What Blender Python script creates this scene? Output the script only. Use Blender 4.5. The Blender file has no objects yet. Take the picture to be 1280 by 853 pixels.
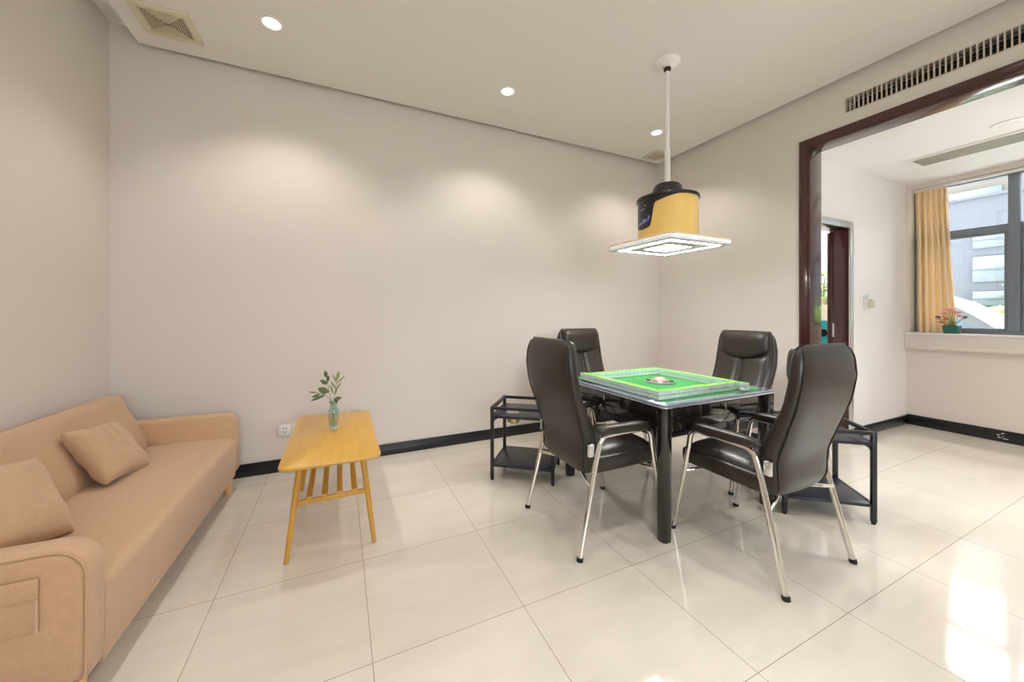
import bpy, bmesh, math, random
from mathutils import Vector, Matrix
random.seed(7)
S = bpy.context.scene
COL = S.collection
PI = math.pi
R = math.radians

# ------------------------------------------------------------------ camera, world, lights, exposure
cam_d = bpy.data.cameras.new('camera')
cam = bpy.data.objects.new('camera', cam_d)
COL.objects.link(cam)
cam.location = (0, 0, 1.24)
cam.rotation_euler = (R(90), 0, R(-25.05))
cam_d.sensor_width = 36
cam_d.lens = 460 / 1280 * 36
cam_d.shift_y = -34.5 / 1280
cam_d.clip_start = 0.05
S.camera = cam

W = bpy.data.worlds.new('daylight')
S.world = W
W.use_nodes = True
wn = W.node_tree.nodes
bg = wn['Background']
bg.inputs['Color'].default_value = (0.90, 0.95, 1.0, 1)
bg.inputs['Strength'].default_value = 11.0
S.view_settings.view_transform = 'Standard'
S.view_settings.look = 'None'
S.view_settings.gamma = 1
S.view_settings.use_curve_mapping = False
S.view_settings.exposure = 0.15
S.cycles.use_denoising = True
S.cycles.max_bounces = 10
S.cycles.diffuse_bounces = 6
S.cycles.sample_clamp_indirect = 6

SPOT_W = 42.0          # each recessed downlight
STRIP_E = 48.0          # glowing strips of the table lamp
WARM = (1.0, 0.945, 0.89)


def portal(name, loc, rot, sx, sy):
    d = bpy.data.lights.new(name, 'AREA')
    d.shape = 'RECTANGLE'
    d.size, d.size_y = sx, sy
    d.cycles.is_portal = True
    o = bpy.data.objects.new(name, d)
    COL.objects.link(o)
    o.location, o.rotation_euler = loc, rot
    return o


# daylight enters through the alcove window band and a fill window added in the front wall
portal('window_daylight', (6.05, 0.10, 1.80), (0, R(90), 0), 1.62, 3.3)
portal('window_daylight', (0.60, -2.90, 1.60), (R(90), 0, 0), 2.4, 1.3)
sun_d = bpy.data.lights.new('sun', 'SUN')  # added sun: lights the paving so its bounce lifts the alcove
sun_d.energy = 85
sun_d.angle = R(2)
bounce_sun = bpy.data.objects.new('sun', sun_d)
COL.objects.link(bounce_sun)
bounce_sun.rotation_euler = (R(-40), 0, 0)

# ------------------------------------------------------------------ helpers


def lin(h):
    def f(c):
        c /= 255
        return c / 12.92 if c <= 0.04045 else ((c + 0.055) / 1.055) ** 2.4
    return (f(h[0]), f(h[1]), f(h[2]), 1)


def mat(name, col, rough=0.5, metal=0.0, ior=1.5, noise=0.0, nscale=6.0, bump=0.0, bscale=60.0,
        emit=None, estr=0.0, trans=0.0, coat=0.0, sheen=0.0, stretch=None):
    m = bpy.data.materials.new(name)
    m.use_nodes = True
    nt = m.node_tree
    b = nt.nodes['Principled BSDF']
    b.inputs['Base Color'].default_value = col
    b.inputs['Roughness'].default_value = rough
    b.inputs['Metallic'].default_value = metal
    b.inputs['IOR'].default_value = ior
    b.inputs['Transmission Weight'].default_value = trans
    b.inputs['Coat Weight'].default_value = coat
    b.inputs['Sheen Weight'].default_value = sheen
    if emit:
        b.inputs['Emission Color'].default_value = emit
        b.inputs['Emission Strength'].default_value = estr
    tc = nt.nodes.new('ShaderNodeTexCoord')
    mp = nt.nodes.new('ShaderNodeMapping')
    nt.links.new(tc.outputs['Object'], mp.inputs['Vector'])
    if stretch:
        mp.inputs['Scale'].default_value = stretch
    if noise > 0:
        n = nt.nodes.new('ShaderNodeTexNoise')
        n.inputs['Scale'].default_value = nscale
        n.inputs['Detail'].default_value = 5
        nt.links.new(mp.outputs['Vector'], n.inputs['Vector'])
        mx = nt.nodes.new('ShaderNodeMix')
        mx.data_type = 'RGBA'
        mx.inputs['A'].default_value = tuple(c * (1 - noise) for c in col[:3]) + (1,)
        mx.inputs['B'].default_value = tuple(min(1, c * (1 + noise)) for c in col[:3]) + (1,)
        nt.links.new(n.outputs['Fac'], mx.inputs['Factor'])
        nt.links.new(mx.outputs['Result'], b.inputs['Base Color'])
    if bump > 0:
        n2 = nt.nodes.new('ShaderNodeTexNoise')
        n2.inputs['Scale'].default_value = bscale
        n2.inputs['Detail'].default_value = 3
        nt.links.new(mp.outputs['Vector'], n2.inputs['Vector'])
        bp = nt.nodes.new('ShaderNodeBump')
        bp.inputs['Strength'].default_value = bump
        bp.inputs['Distance'].default_value = 0.004
        nt.links.new(n2.outputs['Fac'], bp.inputs['Height'])
        nt.links.new(bp.outputs['Normal'], b.inputs['Normal'])
    return m


class MB:
    """collects shapes and links them as ONE mesh object"""

    def __init__(s):
        s.bm = bmesh.new()
        s.mi = 0

    def _done(s, faces):
        for f in faces:
            f.material_index = s.mi

    def box(s, x0, x1, y0, y1, z0, z1, bev=0.0, seg=2, M=None):
        t = bmesh.new()
        bmesh.ops.create_cube(t, size=1)
        for v in t.verts:
            v.co = Vector(((x0 + x1) / 2 + v.co.x * (x1 - x0), (y0 + y1) / 2 + v.co.y * (y1 - y0),
                           (z0 + z1) / 2 + v.co.z * (z1 - z0)))
        if bev > 0:
            bmesh.ops.bevel(t, geom=t.edges[:], offset=bev, segments=seg, profile=0.5, affect='EDGES')
        s.merge(t, M)
        return s

    def merge(s, t, M=None):
        mp = {}
        for v in t.verts:
            mp[v] = s.bm.verts.new(M @ v.co if M else v.co)
        fs = []
        for f in t.faces:
            try:
                fs.append(s.bm.faces.new([mp[v] for v in f.verts]))
            except ValueError:
                pass
        s._done(fs)
        t.free()

    def bar(s, p, q, w, h=None, bev=0.0, up=(0, 0, 1)):
        """square bar from p to q"""
        p, q = Vector(p), Vector(q)
        h = h or w
        d = (q - p)
        L = d.length
        d.normalize()
        u = Vector(up)
        if abs(u.dot(d)) > 0.95:
            u = Vector((0, 1, 0))
        x = d.cross(u).normalized()
        z = x.cross(d).normalized()
        M = Matrix((x, d, z)).transposed().to_4x4()
        M.translation = p
        return s.box(-w / 2, w / 2, 0, L, -h / 2, h / 2, bev, 2, M)

    def tube(s, pts, rad, n=12, caps=True):
        pts = [Vector(p) for p in pts]
        rads = rad if isinstance(rad, (list, tuple)) else [rad] * len(pts)
        rings = []
        prev = None
        for i, p in enumerate(pts):
            a = pts[max(i - 1, 0)]
            b = pts[min(i + 1, len(pts) - 1)]
            d = (b - a).normalized()
            if prev is None:
                u = Vector((0, 0, 1)) if abs(d.z) < 0.9 else Vector((1, 0, 0))
                x = d.cross(u).normalized()
            else:
                x = (prev - d * prev.dot(d)).normalized()
            prev = x
            y = d.cross(x)
            rings.append([s.bm.verts.new(p + (x * math.cos(2 * PI * k / n) + y * math.sin(2 * PI * k / n)) * rads[i])
                          for k in range(n)])
        fs = []
        for a, b in zip(rings, rings[1:]):
            for k in range(n):
                fs.append(s.bm.faces.new((a[k], a[(k + 1) % n], b[(k + 1) % n], b[k])))
        if caps:
            fs.append(s.bm.faces.new(rings[0][::-1]))
            fs.append(s.bm.faces.new(rings[-1]))
        s._done(fs)
        return s

    def loft(s, rings, caps=True, closed=True):
        rs = [[s.bm.verts.new(p) for p in r] for r in rings]
        fs = []
        n = len(rs[0])
        for a, b in zip(rs, rs[1:]):
            for k in range(n if closed else n - 1):
                fs.append(s.bm.faces.new((a[k], a[(k + 1) % n], b[(k + 1) % n], b[k])))
        if caps:
            fs.append(s.bm.faces.new(rs[0][::-1]))
            fs.append(s.bm.faces.new(rs[-1]))
        s._done(fs)
        return s

    def lathe(s, prof, c=(0, 0, 0), n=32, a0=0, a1=2 * PI):
        """prof: (r, z) list"""
        full = abs(a1 - a0 - 2 * PI) < 1e-6
        cnt = n if full else n + 1
        rings = []
        for r, z in prof:
            rings.append([Vector((c[0] + r * math.cos(a0 + (a1 - a0) * k / n), c[1] + r * math.sin(a0 + (a1 - a0) * k / n),
                                  c[2] + z)) for k in range(cnt)])
        return s.loft(rings, caps=full and True, closed=full)

    def prism(s, poly, axis, a, b):
        """polygon in the plane normal to axis, extruded from a to b"""
        def P(u, v, w):
            return {'x': (w, u, v), 'y': (u, w, v), 'z': (u, v, w)}[axis]
        return s.loft([[P(u, v, a) for u, v in poly], [P(u, v, b) for u, v in poly]])

    def build(s, name, mats, parent=None, smooth=True, ang=35, sub=0, loc=None):
        bm = s.bm
        bmesh.ops.recalc_face_normals(bm, faces=bm.faces[:])
        me = bpy.data.meshes.new(name)
        bm.to_mesh(me)
        bm.free()
        for m in (mats if isinstance(mats, (list, tuple)) else [mats]):
            me.materials.append(m)
        if smooth:
            for p in me.polygons:
                p.use_smooth = True
            me.set_sharp_from_angle(angle=R(ang))
        o = bpy.data.objects.new(name, me)
        COL.objects.link(o)
        if parent:
            o.parent = parent
        if loc:
            o.location = loc
        if sub:
            mod = o.modifiers.new('smooth', 'SUBSURF')
            mod.levels = sub
            mod.render_levels = sub
        return o


def tag(o, label, cat, group=None):
    o['label'] = label
    o['category'] = cat
    if group:
        o['group'] = group
    return o


def thing(name, label, cat, loc=(0, 0, 0), rz=0, group=None):
    o = bpy.data.objects.new(name, None)
    o.empty_display_size = 0.1
    COL.objects.link(o)
    o.location = loc
    o.rotation_euler = (0, 0, rz)
    return tag(o, label, cat, group)


def struct(o):
    o['kind'] = 'structure'
    return o


def dup(root, loc, rz, label, name=None):
    def cp(o, parent):
        c = o.copy()
        COL.objects.link(c)
        if parent:
            c.parent = parent
        for ch in [k for k in o.children]:
            cp(ch, c)
        return c
    r = cp(root, None)
    r.location = loc
    r.rotation_euler = (0, 0, rz)
    r['label'] = label
    return r


def rrect(x0, x1, y0, y1, r, n=6):
    pts = []
    for cx, cy, a in ((x1 - r, y0 + r, -PI / 2), (x1 - r, y1 - r, 0), (x0 + r, y1 - r, PI / 2), (x0 + r, y0 + r, PI)):
        for k in range(n + 1):
            t = a + PI / 2 * k / n
            pts.append((cx + r * math.cos(t), cy + r * math.sin(t)))
    return pts


def slab(mb, poly, z0, z1, e=0.004):
    """plate with softened edges from an outline"""
    cx = sum(p[0] for p in poly) / len(poly)
    cy = sum(p[1] for p in poly) / len(poly)

    def ring(z, d):
        out = []
        for x, y in poly:
            v = Vector((x - cx, y - cy))
            L = v.length
            v = v * ((L - d) / L)
            out.append((cx + v.x, cy + v.y, z))
        return out
    return mb.loft([ring(z0, e), ring(z0 + e, 0), ring(z1 - e, 0), ring(z1, e)])


def interp(tab, z):
    if z <= tab[0][0]:
        return tab[0][1]
    for (a, va), (b, vb) in zip(tab, tab[1:]):
        if z <= b:
            t = (z - a) / (b - a)
            return va + (vb - va) * t
    return tab[-1][1]


# ------------------------------------------------------------------ materials
M_WALL = mat('wall_paint', (0.70, 0.643, 0.597, 1), 0.75, noise=0.02, nscale=2.0, bump=0.05, bscale=180)
M_CEIL = mat('ceiling_paint', (0.78, 0.75, 0.722, 1), 0.8, noise=0.01, nscale=3)
M_WHITE = mat('white_paint', (0.84, 0.82, 0.82, 1), 0.7, noise=0.015, nscale=3)
M_WALLA = mat('alcove_paint', (0.74, 0.68, 0.63, 1), 0.75, noise=0.02, nscale=2.0)  # wall paint lightened, alcove daylight put into its colour
M_GRANITE = mat('black_granite', (0.012, 0.012, 0.016, 1), 0.28, noise=0.5, nscale=90)
M_MAHOG = mat('mahogany', (0.050, 0.014, 0.014, 1), 0.22, noise=0.35, nscale=7, stretch=(14, 14, 1), coat=0.4)
M_PLASTIC = mat('white_plastic', (0.82, 0.82, 0.80, 1), 0.35, noise=0.01)
M_CREAMP = mat('cream_plastic', (0.66, 0.60, 0.45, 1), 0.45, noise=0.02)
M_GRILLE = mat('grille_enamel', (0.58, 0.52, 0.45, 1), 0.5, noise=0.02)
M_DARK = mat('duct_black', (0.015, 0.013, 0.012, 1), 0.8, noise=0.1)
M_ALU = mat('grey_aluminium', (0.22, 0.25, 0.30, 1), 0.35, metal=0.3, noise=0.03)
M_SILVER = mat('brushed_silver', (0.72, 0.72, 0.74, 1), 0.28, metal=0.9, noise=0.02)
M_CHROME = mat('chrome', (0.80, 0.78, 0.74, 1), 0.10, metal=1.0, noise=0.01)
M_RUBBER = mat('black_rubber', (0.012, 0.012, 0.012, 1), 0.7, noise=0.1)
M_LEATHER = mat('dark_brown_leather', (0.023, 0.0165, 0.0135, 1), 0.38, noise=0.18, nscale=9, bump=0.14, bscale=28, coat=0.08)
M_BLKSTEEL = mat('black_steel', (0.013, 0.013, 0.017, 1), 0.38, noise=0.15, nscale=20)
M_BLKLAM = mat('black_laminate', (0.014, 0.015, 0.026, 1), 0.3, noise=0.15, nscale=8)
M_GLOSSBLK = mat('gloss_black', (0.012, 0.009, 0.008, 1), 0.12, noise=0.1, coat=0.5)
M_GLASSRIM = mat('tinted_glass_rim', (0.20, 0.24, 0.30, 1), 0.06, noise=0.02, coat=0.8)
M_FELT = mat('green_felt', (0.008, 0.24, 0.030, 1), 0.9, noise=0.08, nscale=40, bump=0.1, bscale=400, sheen=0.2)
M_TILEG = mat('tile_green', (0.24, 0.60, 0.11, 1), 0.25, noise=0.04)
M_TILEW = mat('tile_white', (0.64, 0.78, 0.78, 1), 0.25, noise=0.02)
M_BAMBOO = mat('bamboo', lin((204, 158, 70)), 0.30, noise=0.16, nscale=5, stretch=(9, 0.7, 3), coat=0.2)
M_BAMLEG = mat('bamboo_leg', lin((200, 150, 64)), 0.35, noise=0.14, nscale=5, stretch=(6, 6, 0.8))
M_FABRIC = mat('beige_linen', lin((192, 157, 124)), 0.9, noise=0.10, nscale=70, bump=0.35, bscale=420, sheen=0.25)
M_FABARM = mat('tan_linen', lin((190, 152, 118)), 0.9, noise=0.12, nscale=70, bump=0.35, bscale=420, sheen=0.25)
M_FABCUSH = mat('cushion_linen', lin((187, 154, 121)), 0.9, noise=0.10, nscale=60, bump=0.4, bscale=300, sheen=0.25)
M_PINE = mat('pine_leg', lin((222, 176, 110)), 0.4, noise=0.1, nscale=6, stretch=(6, 6, 1))
M_GOLD = mat('gold_wood_print', lin((222, 188, 108)), 0.32, noise=0.10, nscale=3, stretch=(5, 5, 0.6), coat=0.25)
M_PANELBLK = mat('black_gloss_plastic', (0.012, 0.011, 0.016, 1), 0.22, noise=0.1)
M_GREYDIFF = mat('grey_diffuser', (0.72, 0.72, 0.76, 1), 0.5, noise=0.01)
M_STRIP = mat('lamp_strip', (0.9, 0.9, 0.9, 1), 0.5, noise=0.0, emit=(1.0, 0.98, 0.95, 1), estr=STRIP_E)
M_DOWN = mat('downlight_lens', (0.9, 0.9, 0.9, 1), 0.5, emit=(1.0, 0.94, 0.84, 1), estr=7.0)
M_INDIGO = mat('indigo_print', (0.30, 0.27, 0.62, 1), 0.5, noise=0.02)
M_BRASS = mat('brass', (0.55, 0.42, 0.16, 1), 0.25, metal=0.8, noise=0.05)
M_LEAF = mat('olive_leaf', (0.085, 0.145, 0.045, 1), 0.5, noise=0.25, nscale=18)
M_LEAFPALE = mat('pale_leaf', (0.27, 0.33, 0.17, 1), 0.55, noise=0.2, nscale=18)
M_STEM = mat('green_stem', (0.14, 0.22, 0.06, 1), 0.55, noise=0.1)
M_LIME = mat('lime_leaf', (0.30, 0.60, 0.04, 1), 0.5, noise=0.2, nscale=12)
M_PINK = mat('pink_petal', (0.80, 0.36, 0.34, 1), 0.6, noise=0.15, nscale=14)
M_ORANGE = mat('orange_leaf', (0.62, 0.17, 0.08, 1), 0.6, noise=0.15, nscale=14)
M_POT = mat('green_pot', (0.022, 0.145, 0.10, 1), 0.35, noise=0.05)
M_SOIL = mat('potting_soil', (0.035, 0.022, 0.014, 1), 0.95, noise=0.4, nscale=60)
M_CURT = mat('gold_curtain', (0.93, 0.79, 0.57, 1), 0.75, noise=0.06, nscale=30, sheen=0.3)
def let_through(m, f):
    nt = m.node_tree
    b = nt.nodes['Principled BSDF']
    tl = nt.nodes.new('ShaderNodeBsdfTranslucent')
    tl.inputs['Color'].default_value = b.inputs['Base Color'].default_value
    mx = nt.nodes.new('ShaderNodeMixShader')
    mx.inputs[0].default_value = f
    nt.links.new(b.outputs[0], mx.inputs[1])
    nt.links.new(tl.outputs[0], mx.inputs[2])
    nt.links.new(mx.outputs[0], nt.nodes['Material Output'].inputs['Surface'])


let_through(M_CURT, .28)
M_TEAL = mat('teal_plastic', (0.02, 0.30, 0.34, 1), 0.4, noise=0.05)
M_PAPER = mat('worn_sticker', (0.13, 0.15, 0.20, 1), 0.6, noise=0.5, nscale=80)
M_GLASSV = mat('teal_glass', (0.74, 0.90, 0.89, 1), 0.03, trans=1.0, ior=1.4)


def glass_pane_mat():
    m = bpy.data.materials.new('window_glass')
    m.use_nodes = True
    nt = m.node_tree
    nt.nodes.remove(nt.nodes['Principled BSDF'])
    tr = nt.nodes.new('ShaderNodeBsdfTransparent')
    tr.inputs['Color'].default_value = (0.94, 0.96, 0.97, 1)
    gl = nt.nodes.new('ShaderNodeBsdfGlossy')
    gl.inputs['Roughness'].default_value = 0.02
    fr = nt.nodes.new('ShaderNodeFresnel')
    fr.inputs['IOR'].default_value = 1.3
    mx = nt.nodes.new('ShaderNodeMixShader')
    nt.links.new(fr.outputs[0], mx.inputs[0])
    nt.links.new(tr.outputs[0], mx.inputs[1])
    nt.links.new(gl.outputs[0], mx.inputs[2])
    nt.links.new(mx.outputs[0], nt.nodes['Material Output'].inputs['Surface'])
    return m


M_PANE = glass_pane_mat()


def floor_mat():
    m = bpy.data.materials.new('polished_tile')
    m.use_nodes = True
    nt = m.node_tree
    b = nt.nodes['Principled BSDF']
    tc = nt.nodes.new('ShaderNodeTexCoord')
    mp = nt.nodes.new('ShaderNodeMapping')
    mp.inputs['Location'].default_value = (-0.105 + 6.0, -1.39 + 6.0, 0)
    nt.links.new(tc.outputs['Object'], mp.inputs['Vector'])
    br = nt.nodes.new('ShaderNodeTexBrick')
    br.offset = 0.0
    br.squash = 1.0
    br.inputs['Scale'].default_value = 1.0
    br.inputs['Brick Width'].default_value = 0.6
    br.inputs['Row Height'].default_value = 0.6
    br.inputs['Mortar Size'].default_value = 0.0016
    br.inputs['Mortar Smooth'].default_value = 0.1
    br.inputs['Bias'].default_value = 0.0
    br.inputs['Color1'].default_value = (0.665, 0.615, 0.535, 1)
    br.inputs['Color2'].default_value = (0.69, 0.645, 0.565, 1)
    br.inputs['Mortar'].default_value = (0.35, 0.30, 0.24, 1)
    nt.links.new(mp.outputs['Vector'], br.inputs['Vector'])
    n = nt.nodes.new('ShaderNodeTexNoise')
    n.inputs['Scale'].default_value = 2.2
    n.inputs['Detail'].default_value = 6
    n.inputs['Distortion'].default_value = 0.8
    mp2 = nt.nodes.new('ShaderNodeMapping')
    mp2.inputs['Scale'].default_value = (1.0, 3.0, 1.0)
    nt.links.new(tc.outputs['Object'], mp2.inputs['Vector'])
    nt.links.new(mp2.outputs['Vector'], n.inputs['Vector'])
    ramp = nt.nodes.new('ShaderNodeMapRange')
    ramp.inputs['From Min'].default_value = 0.3
    ramp.inputs['From Max'].default_value = 0.7
    ramp.inputs['To Min'].default_value = 0.95
    ramp.inputs['To Max'].default_value = 1.04
    nt.links.new(n.outputs['Fac'], ramp.inputs['Value'])
    mul = nt.nodes.new('ShaderNodeVectorMath')
    mul.operation = 'SCALE'
    nt.links.new(br.outputs['Color'], mul.inputs[0])
    nt.links.new(ramp.outputs['Result'], mul.inputs['Scale'])
    nt.links.new(mul.outputs['Vector'], b.inputs['Base Color'])
    b.inputs['Roughness'].default_value = 0.07
    b.inputs['IOR'].default_value = 1.58
    return m


M_FLOOR = floor_mat()

# ------------------------------------------------------------------ the room shell
XL, YB, XR, XR2 = -1.403, 3.385, 3.585, 3.745      # left wall, back wall, right wall faces
YF = -2.75                                          # wall behind the camera
XW, YA = 5.79, 1.88                                 # alcove: window wall, back wall
ZC, ZP, ZA = 3.20, 3.07, 2.67                       # upper ceiling, dropped panel, alcove ceiling
OY0, OY1, OZ = -1.35, 1.756, 2.645                  # opening in the right wall

b = MB()
b.box(XL - .2, 9.2 - 2.4, YF - .2, 4.3, -0.1, 0)
struct(b.build('floor', M_FLOOR, smooth=False))
b = MB(); b.box(XL - .2, XL, YF - .2, YB + .2, 0, ZC)
struct(b.build('wall_left', M_WALL, smooth=False))
b = MB(); b.box(XL, XR, YB, YB + .2, 0, ZC)
struct(b.build('wall_back', M_WALL, smooth=False))
b = MB()
b.box(XR, XR2, OY1, YB + .2, 0, ZC)
b.box(XR, XR2, YF, OY0, 0, ZC)
b.box(XR, XR2, OY0, OY1, OZ, 2.81)
b.box(XR, XR2, OY0, OY1, 2.915, ZC)
b.box(XR + .12, XR2, OY0, OY1, 2.81, 2.915)
b.box(XR, XR + .12, 1.50, OY1, 2.81, 2.915)
b.box(XR, XR + .12, OY0, -0.6, 2.81, 2.915)
struct(b.build('wall_right', M_WALL, smooth=False))
# wall behind the camera, with an unseen window added for fill light
b = MB()
b.box(XL, -0.6, YF - .2, YF, 0, ZC)
b.box(1.8, XR2, YF - .2, YF, 0, ZC)
b.box(-0.6, 1.8, YF - .2, YF, 0, 0.95)
b.box(-0.6, 1.8, YF - .2, YF, 2.25, ZC)
struct(b.build('wall_front', M_WALL, smooth=False))
b = MB()
b.box(XL - .2, XR2, YF - .2, YB + .2, ZC, ZC + .15)
struct(b.build('ceiling', M_CEIL, smooth=False))
# dropped ceiling panel with a shadow gap round its rim
b = MB()
PX0, PX1, PY1 = -1.235, 3.527, 3.322
b.box(PX0, PX1, YF + .05, PY1, ZP, ZP + .05)
b.box(PX0 + .12, PX1 - .03, YF + .12, PY1 - .04, ZP + .05, ZC)
struct(b.build('ceiling', M_CEIL, smooth=False))

# baseboards
b = MB(); b.box(XL, XR, YB - .014, YB, 0, .098, .002)
struct(b.build('baseboard_back', M_GRANITE))
b = MB(); b.box(XL, XL + .014, YF, YB - .014, 0, .098, .002)
struct(b.build('baseboard_left', M_GRANITE))
b = MB(); b.box(XR - .014, XR, OY1 + .062, YB - .014, 0, .098, .002)
struct(b.build('baseboard_right', M_GRANITE))
b = MB(); b.box(4.62, XW - .0, YA - .014, YA, 0, .098, .002); b.box(XR2, 4.05, YA - .014, YA, 0, .098, .002)
struct(b.build('baseboard_alcove_back', M_GRANITE))
b = MB(); b.box(XW - .014, XW, -1.5, YA - .014, 0, .112, .002)
bb = struct(b.build('baseboard_alcove_window', M_GRANITE))
b = MB()
for k in range(9):
    y = 1.235 - .06 * random.random()
    z = .03 + .055 * random.random()
    b.box(XW - .0150, XW - .0142, y, y + .006 + .02 * random.random(), z, z + .004 + .006 * random.random())
b.build('scuff_mark', M_PLASTIC, bb, smooth=False)

# dark wood lining of the opening
b = MB()
c = .064
b.box(XR - .016, XR, OY1, OY1 + c, 0, OZ + c, .003)
b.box(XR - .016, XR, OY0 - c, OY0, 0, OZ + c, .003)
b.box(XR - .016, XR, OY0, OY1, OZ, OZ + c, .003)
b.box(XR - .012, XR2 + .001, OY1 - .018, OY1 + .0, 0, OZ, .002)
b.box(XR - .012, XR2 + .001, OY0, OY0 + .018, 0, OZ, .002)
b.box(XR - .012, XR2 + .001, OY0 + .018, OY1 - .018, OZ - .018, OZ, .002)
struct(b.build('trim_1', M_MAHOG))

# ---- alcove
DX0, DX1, DZ = 3.80, 4.55, 2.09                      # doorway in the alcove back wall
b = MB()
b.box(XR2, DX0, YA, YA + .14, 0, 3.0)
b.box(DX1, XW + .2, YA, YA + .14, 0, 3.0)
b.box(DX0, DX1, YA, YA + .14, DZ, 3.0)
struct(b.build('wall_alcove_back', M_WHITE, smooth=False))  # same paint as the room, whitened to carry the daylight in its colour
WZ0, WZ1, WY0, WY1 = 1.03, 2.62, -1.45, YA - .03
b = MB()
b.box(XW, XW + .25, -1.9, YA, 0, WZ0 - .02)
b.box(XW, XW + .25, -1.9, WY0, WZ0 - .02, WZ1)
b.box(XW, XW + .25, -1.9, YA, WZ1, 3.0)
b.box(XW, XW + .25, WY1, YA, WZ0 - .02, WZ1)
struct(b.build('wall_alcove_window', M_WALLA, smooth=False))
b = MB(); b.box(XR2, XW + .25, -2.1, -1.9, 0, 3.0)
struct(b.build('wall_alcove_front', M_WALL, smooth=False))
b = MB()
b.box(XR2, XW, -1.9, YA, ZA, ZA + .2)
struct(b.build('ceiling_alcove', M_WHITE, smooth=False))
# window ledge and the pipe boxing under it
b = MB()
b.box(XW - .055, XW + .20, WY0, YA - .002, WZ0 - .02, WZ0, .004)
struct(b.build('trim_2', M_WHITE))
b = MB()
b.box(XW - .045, XW + 0, -1.9, YA - .002, .885, WZ0 - .02, .004)
b.tube([(XW - .030, -1.9, .872), (XW - .030, YA - .002, .872)], .024, 14)
struct(b.build('trim_3', M_WALLA))

# window 1: aluminium frame with panes
fx0, fx1 = XW + .11, XW + .17
win = MB()


def fr(y0, y1, z0, z1, d=0.0):
    win.box(fx0 - d, fx1, y0, y1, z0, z1, .004)


TZ = 2.085
muls = [1.165, 0.36, -0.445]
fr(WY0, WY1, WZ0, WZ0 + .035)
fr(WY0, WY1, WZ1 - .03, WZ1)
fr(WY1 - .04, WY1, WZ0 + .035, WZ1 - .03)
fr(WY0, WY0 + .04, WZ0 + .035, WZ1 - .03)
edges = [WY1 - .04] + muls + [WY0 + .04]
for m in muls:
    fr(m - .035, m + .035, WZ0 + .035, WZ1 - .03, .02)
for a, c2 in zip(edges, edges[1:]):
    hi = a - (.035 if a in muls else 0)
    lo = c2 + (.035 if c2 in muls else 0)
    fr(lo, hi, TZ - .035, TZ + .035)
    # opening sash inside the lower light
    e = .028
    win.box(fx0 + .01, fx1 - .01, lo, lo + e, WZ0 + .035, TZ - .035, .003)
    win.box(fx0 + .01, fx1 - .01, hi - e, hi, WZ0 + .035, TZ - .035, .003)
    win.box(fx0 + .01, fx1 - .01, lo + e, hi - e, WZ0 + .035, WZ0 + .06, .003)
    win.box(fx0 + .01, fx1 - .01, lo + e, hi - e, TZ - .06, TZ - .035, .003)
w1 = struct(win.build('window_1', M_ALU))
for a, c2 in zip(edges, edges[1:]):
    for z0, z1 in ((WZ0 + .04, TZ - .03), (TZ + .03, WZ1 - .02)):
        g = MB(); g.box(fx0 + .028, fx0 + .034, c2 + .02, a - .02, z0, z1)
        g.build('pane', M_PANE, w1, smooth=False)
h = MB(); h.box(fx0 - .045, fx0 - .02, 1.150, 1.175, 1.50, 1.53, .004); h.box(fx0 - .06, fx0 - .045, 1.153, 1.172, 1.44, 1.53, .004)
h.build('window_handle', M_ALU, w1)

# window 2, unseen, added behind the camera for fill light
win = MB()
for x in (-0.6, 0.575, 1.75):
    win.box(x, x + .05, YF - .14, YF - .08, .95, 2.25, .004)
for z in (.95, 1.75, 2.20):
    win.box(-.55, 1.75, YF - .135, YF - .085, z, z + .05, .004)
w2 = struct(win.build('window_2', M_ALU))
g = MB(); g.box(-.58, 1.78, YF - .113, YF - .107, .97, 2.23)
g.build('pane', M_PANE, w2, smooth=False)

# doorway of the alcove back wall: silver frame, dark leaf swung open
b = MB()
for x0, x1 in ((DX1 - .012, DX1 + .045), (DX0 - .02, DX0 + .012)):
    b.box(x0, x1, YA - .018, YA, 0, DZ + .05, .004)
b.box(DX0 + .012, DX1 - .012, YA - .018, YA, DZ - .012, DZ + .05, .004)
d1 = struct(b.build('door_1', M_SILVER))
b = MB()
b.box(DX1 - .014, DX1 - .001, YA + .001, YA + .155, 0, DZ - .014, .002)
b.box(DX0 + .001, DX0 + .014, YA + .001, YA + .155, 0, DZ - .014, .002)
b.box(DX0 + .014, DX1 - .014, YA + .001, YA + .155, DZ - .014, DZ - .001, .002)
b.build('jamb_lining', M_MAHOG, d1)
b = MB()
b.box(DX1 - .017, DX1 - .013, YA + .115, YA + .15, 1.00, 1.14, .001)
b.box(DX1 - .022, DX1 - .016, YA + .12, YA + .135, 1.03, 1.11, .001)
b.build('strike_plate', M_SILVER, d1)
L = .74
hx, hy = 4.515, YA + .165
ang = math.atan2(2.26 - hy, 5.19 - hx)
Md = Matrix.Translation((hx, hy, 0)) @ Matrix.Rotation(ang, 4, 'Z')
b = MB(); b.box(0, L, -.04, 0, .012, DZ - .03, .003, 2, Md)
leaf = b.build('door_leaf', M_MAHOG, d1)
b = MB()
b.box(L - .085, L - .045, 0, .008, .92, 1.13, .003, 2, Md)
b.tube([Md @ Vector((L - .065, .008, 1.06)), Md @ Vector((L - .065, .05, 1.06)), Md @ Vector((L - .17, .05, 1.06))], .009, 10)
b.build('door_handle', M_SILVER, leaf)

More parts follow.
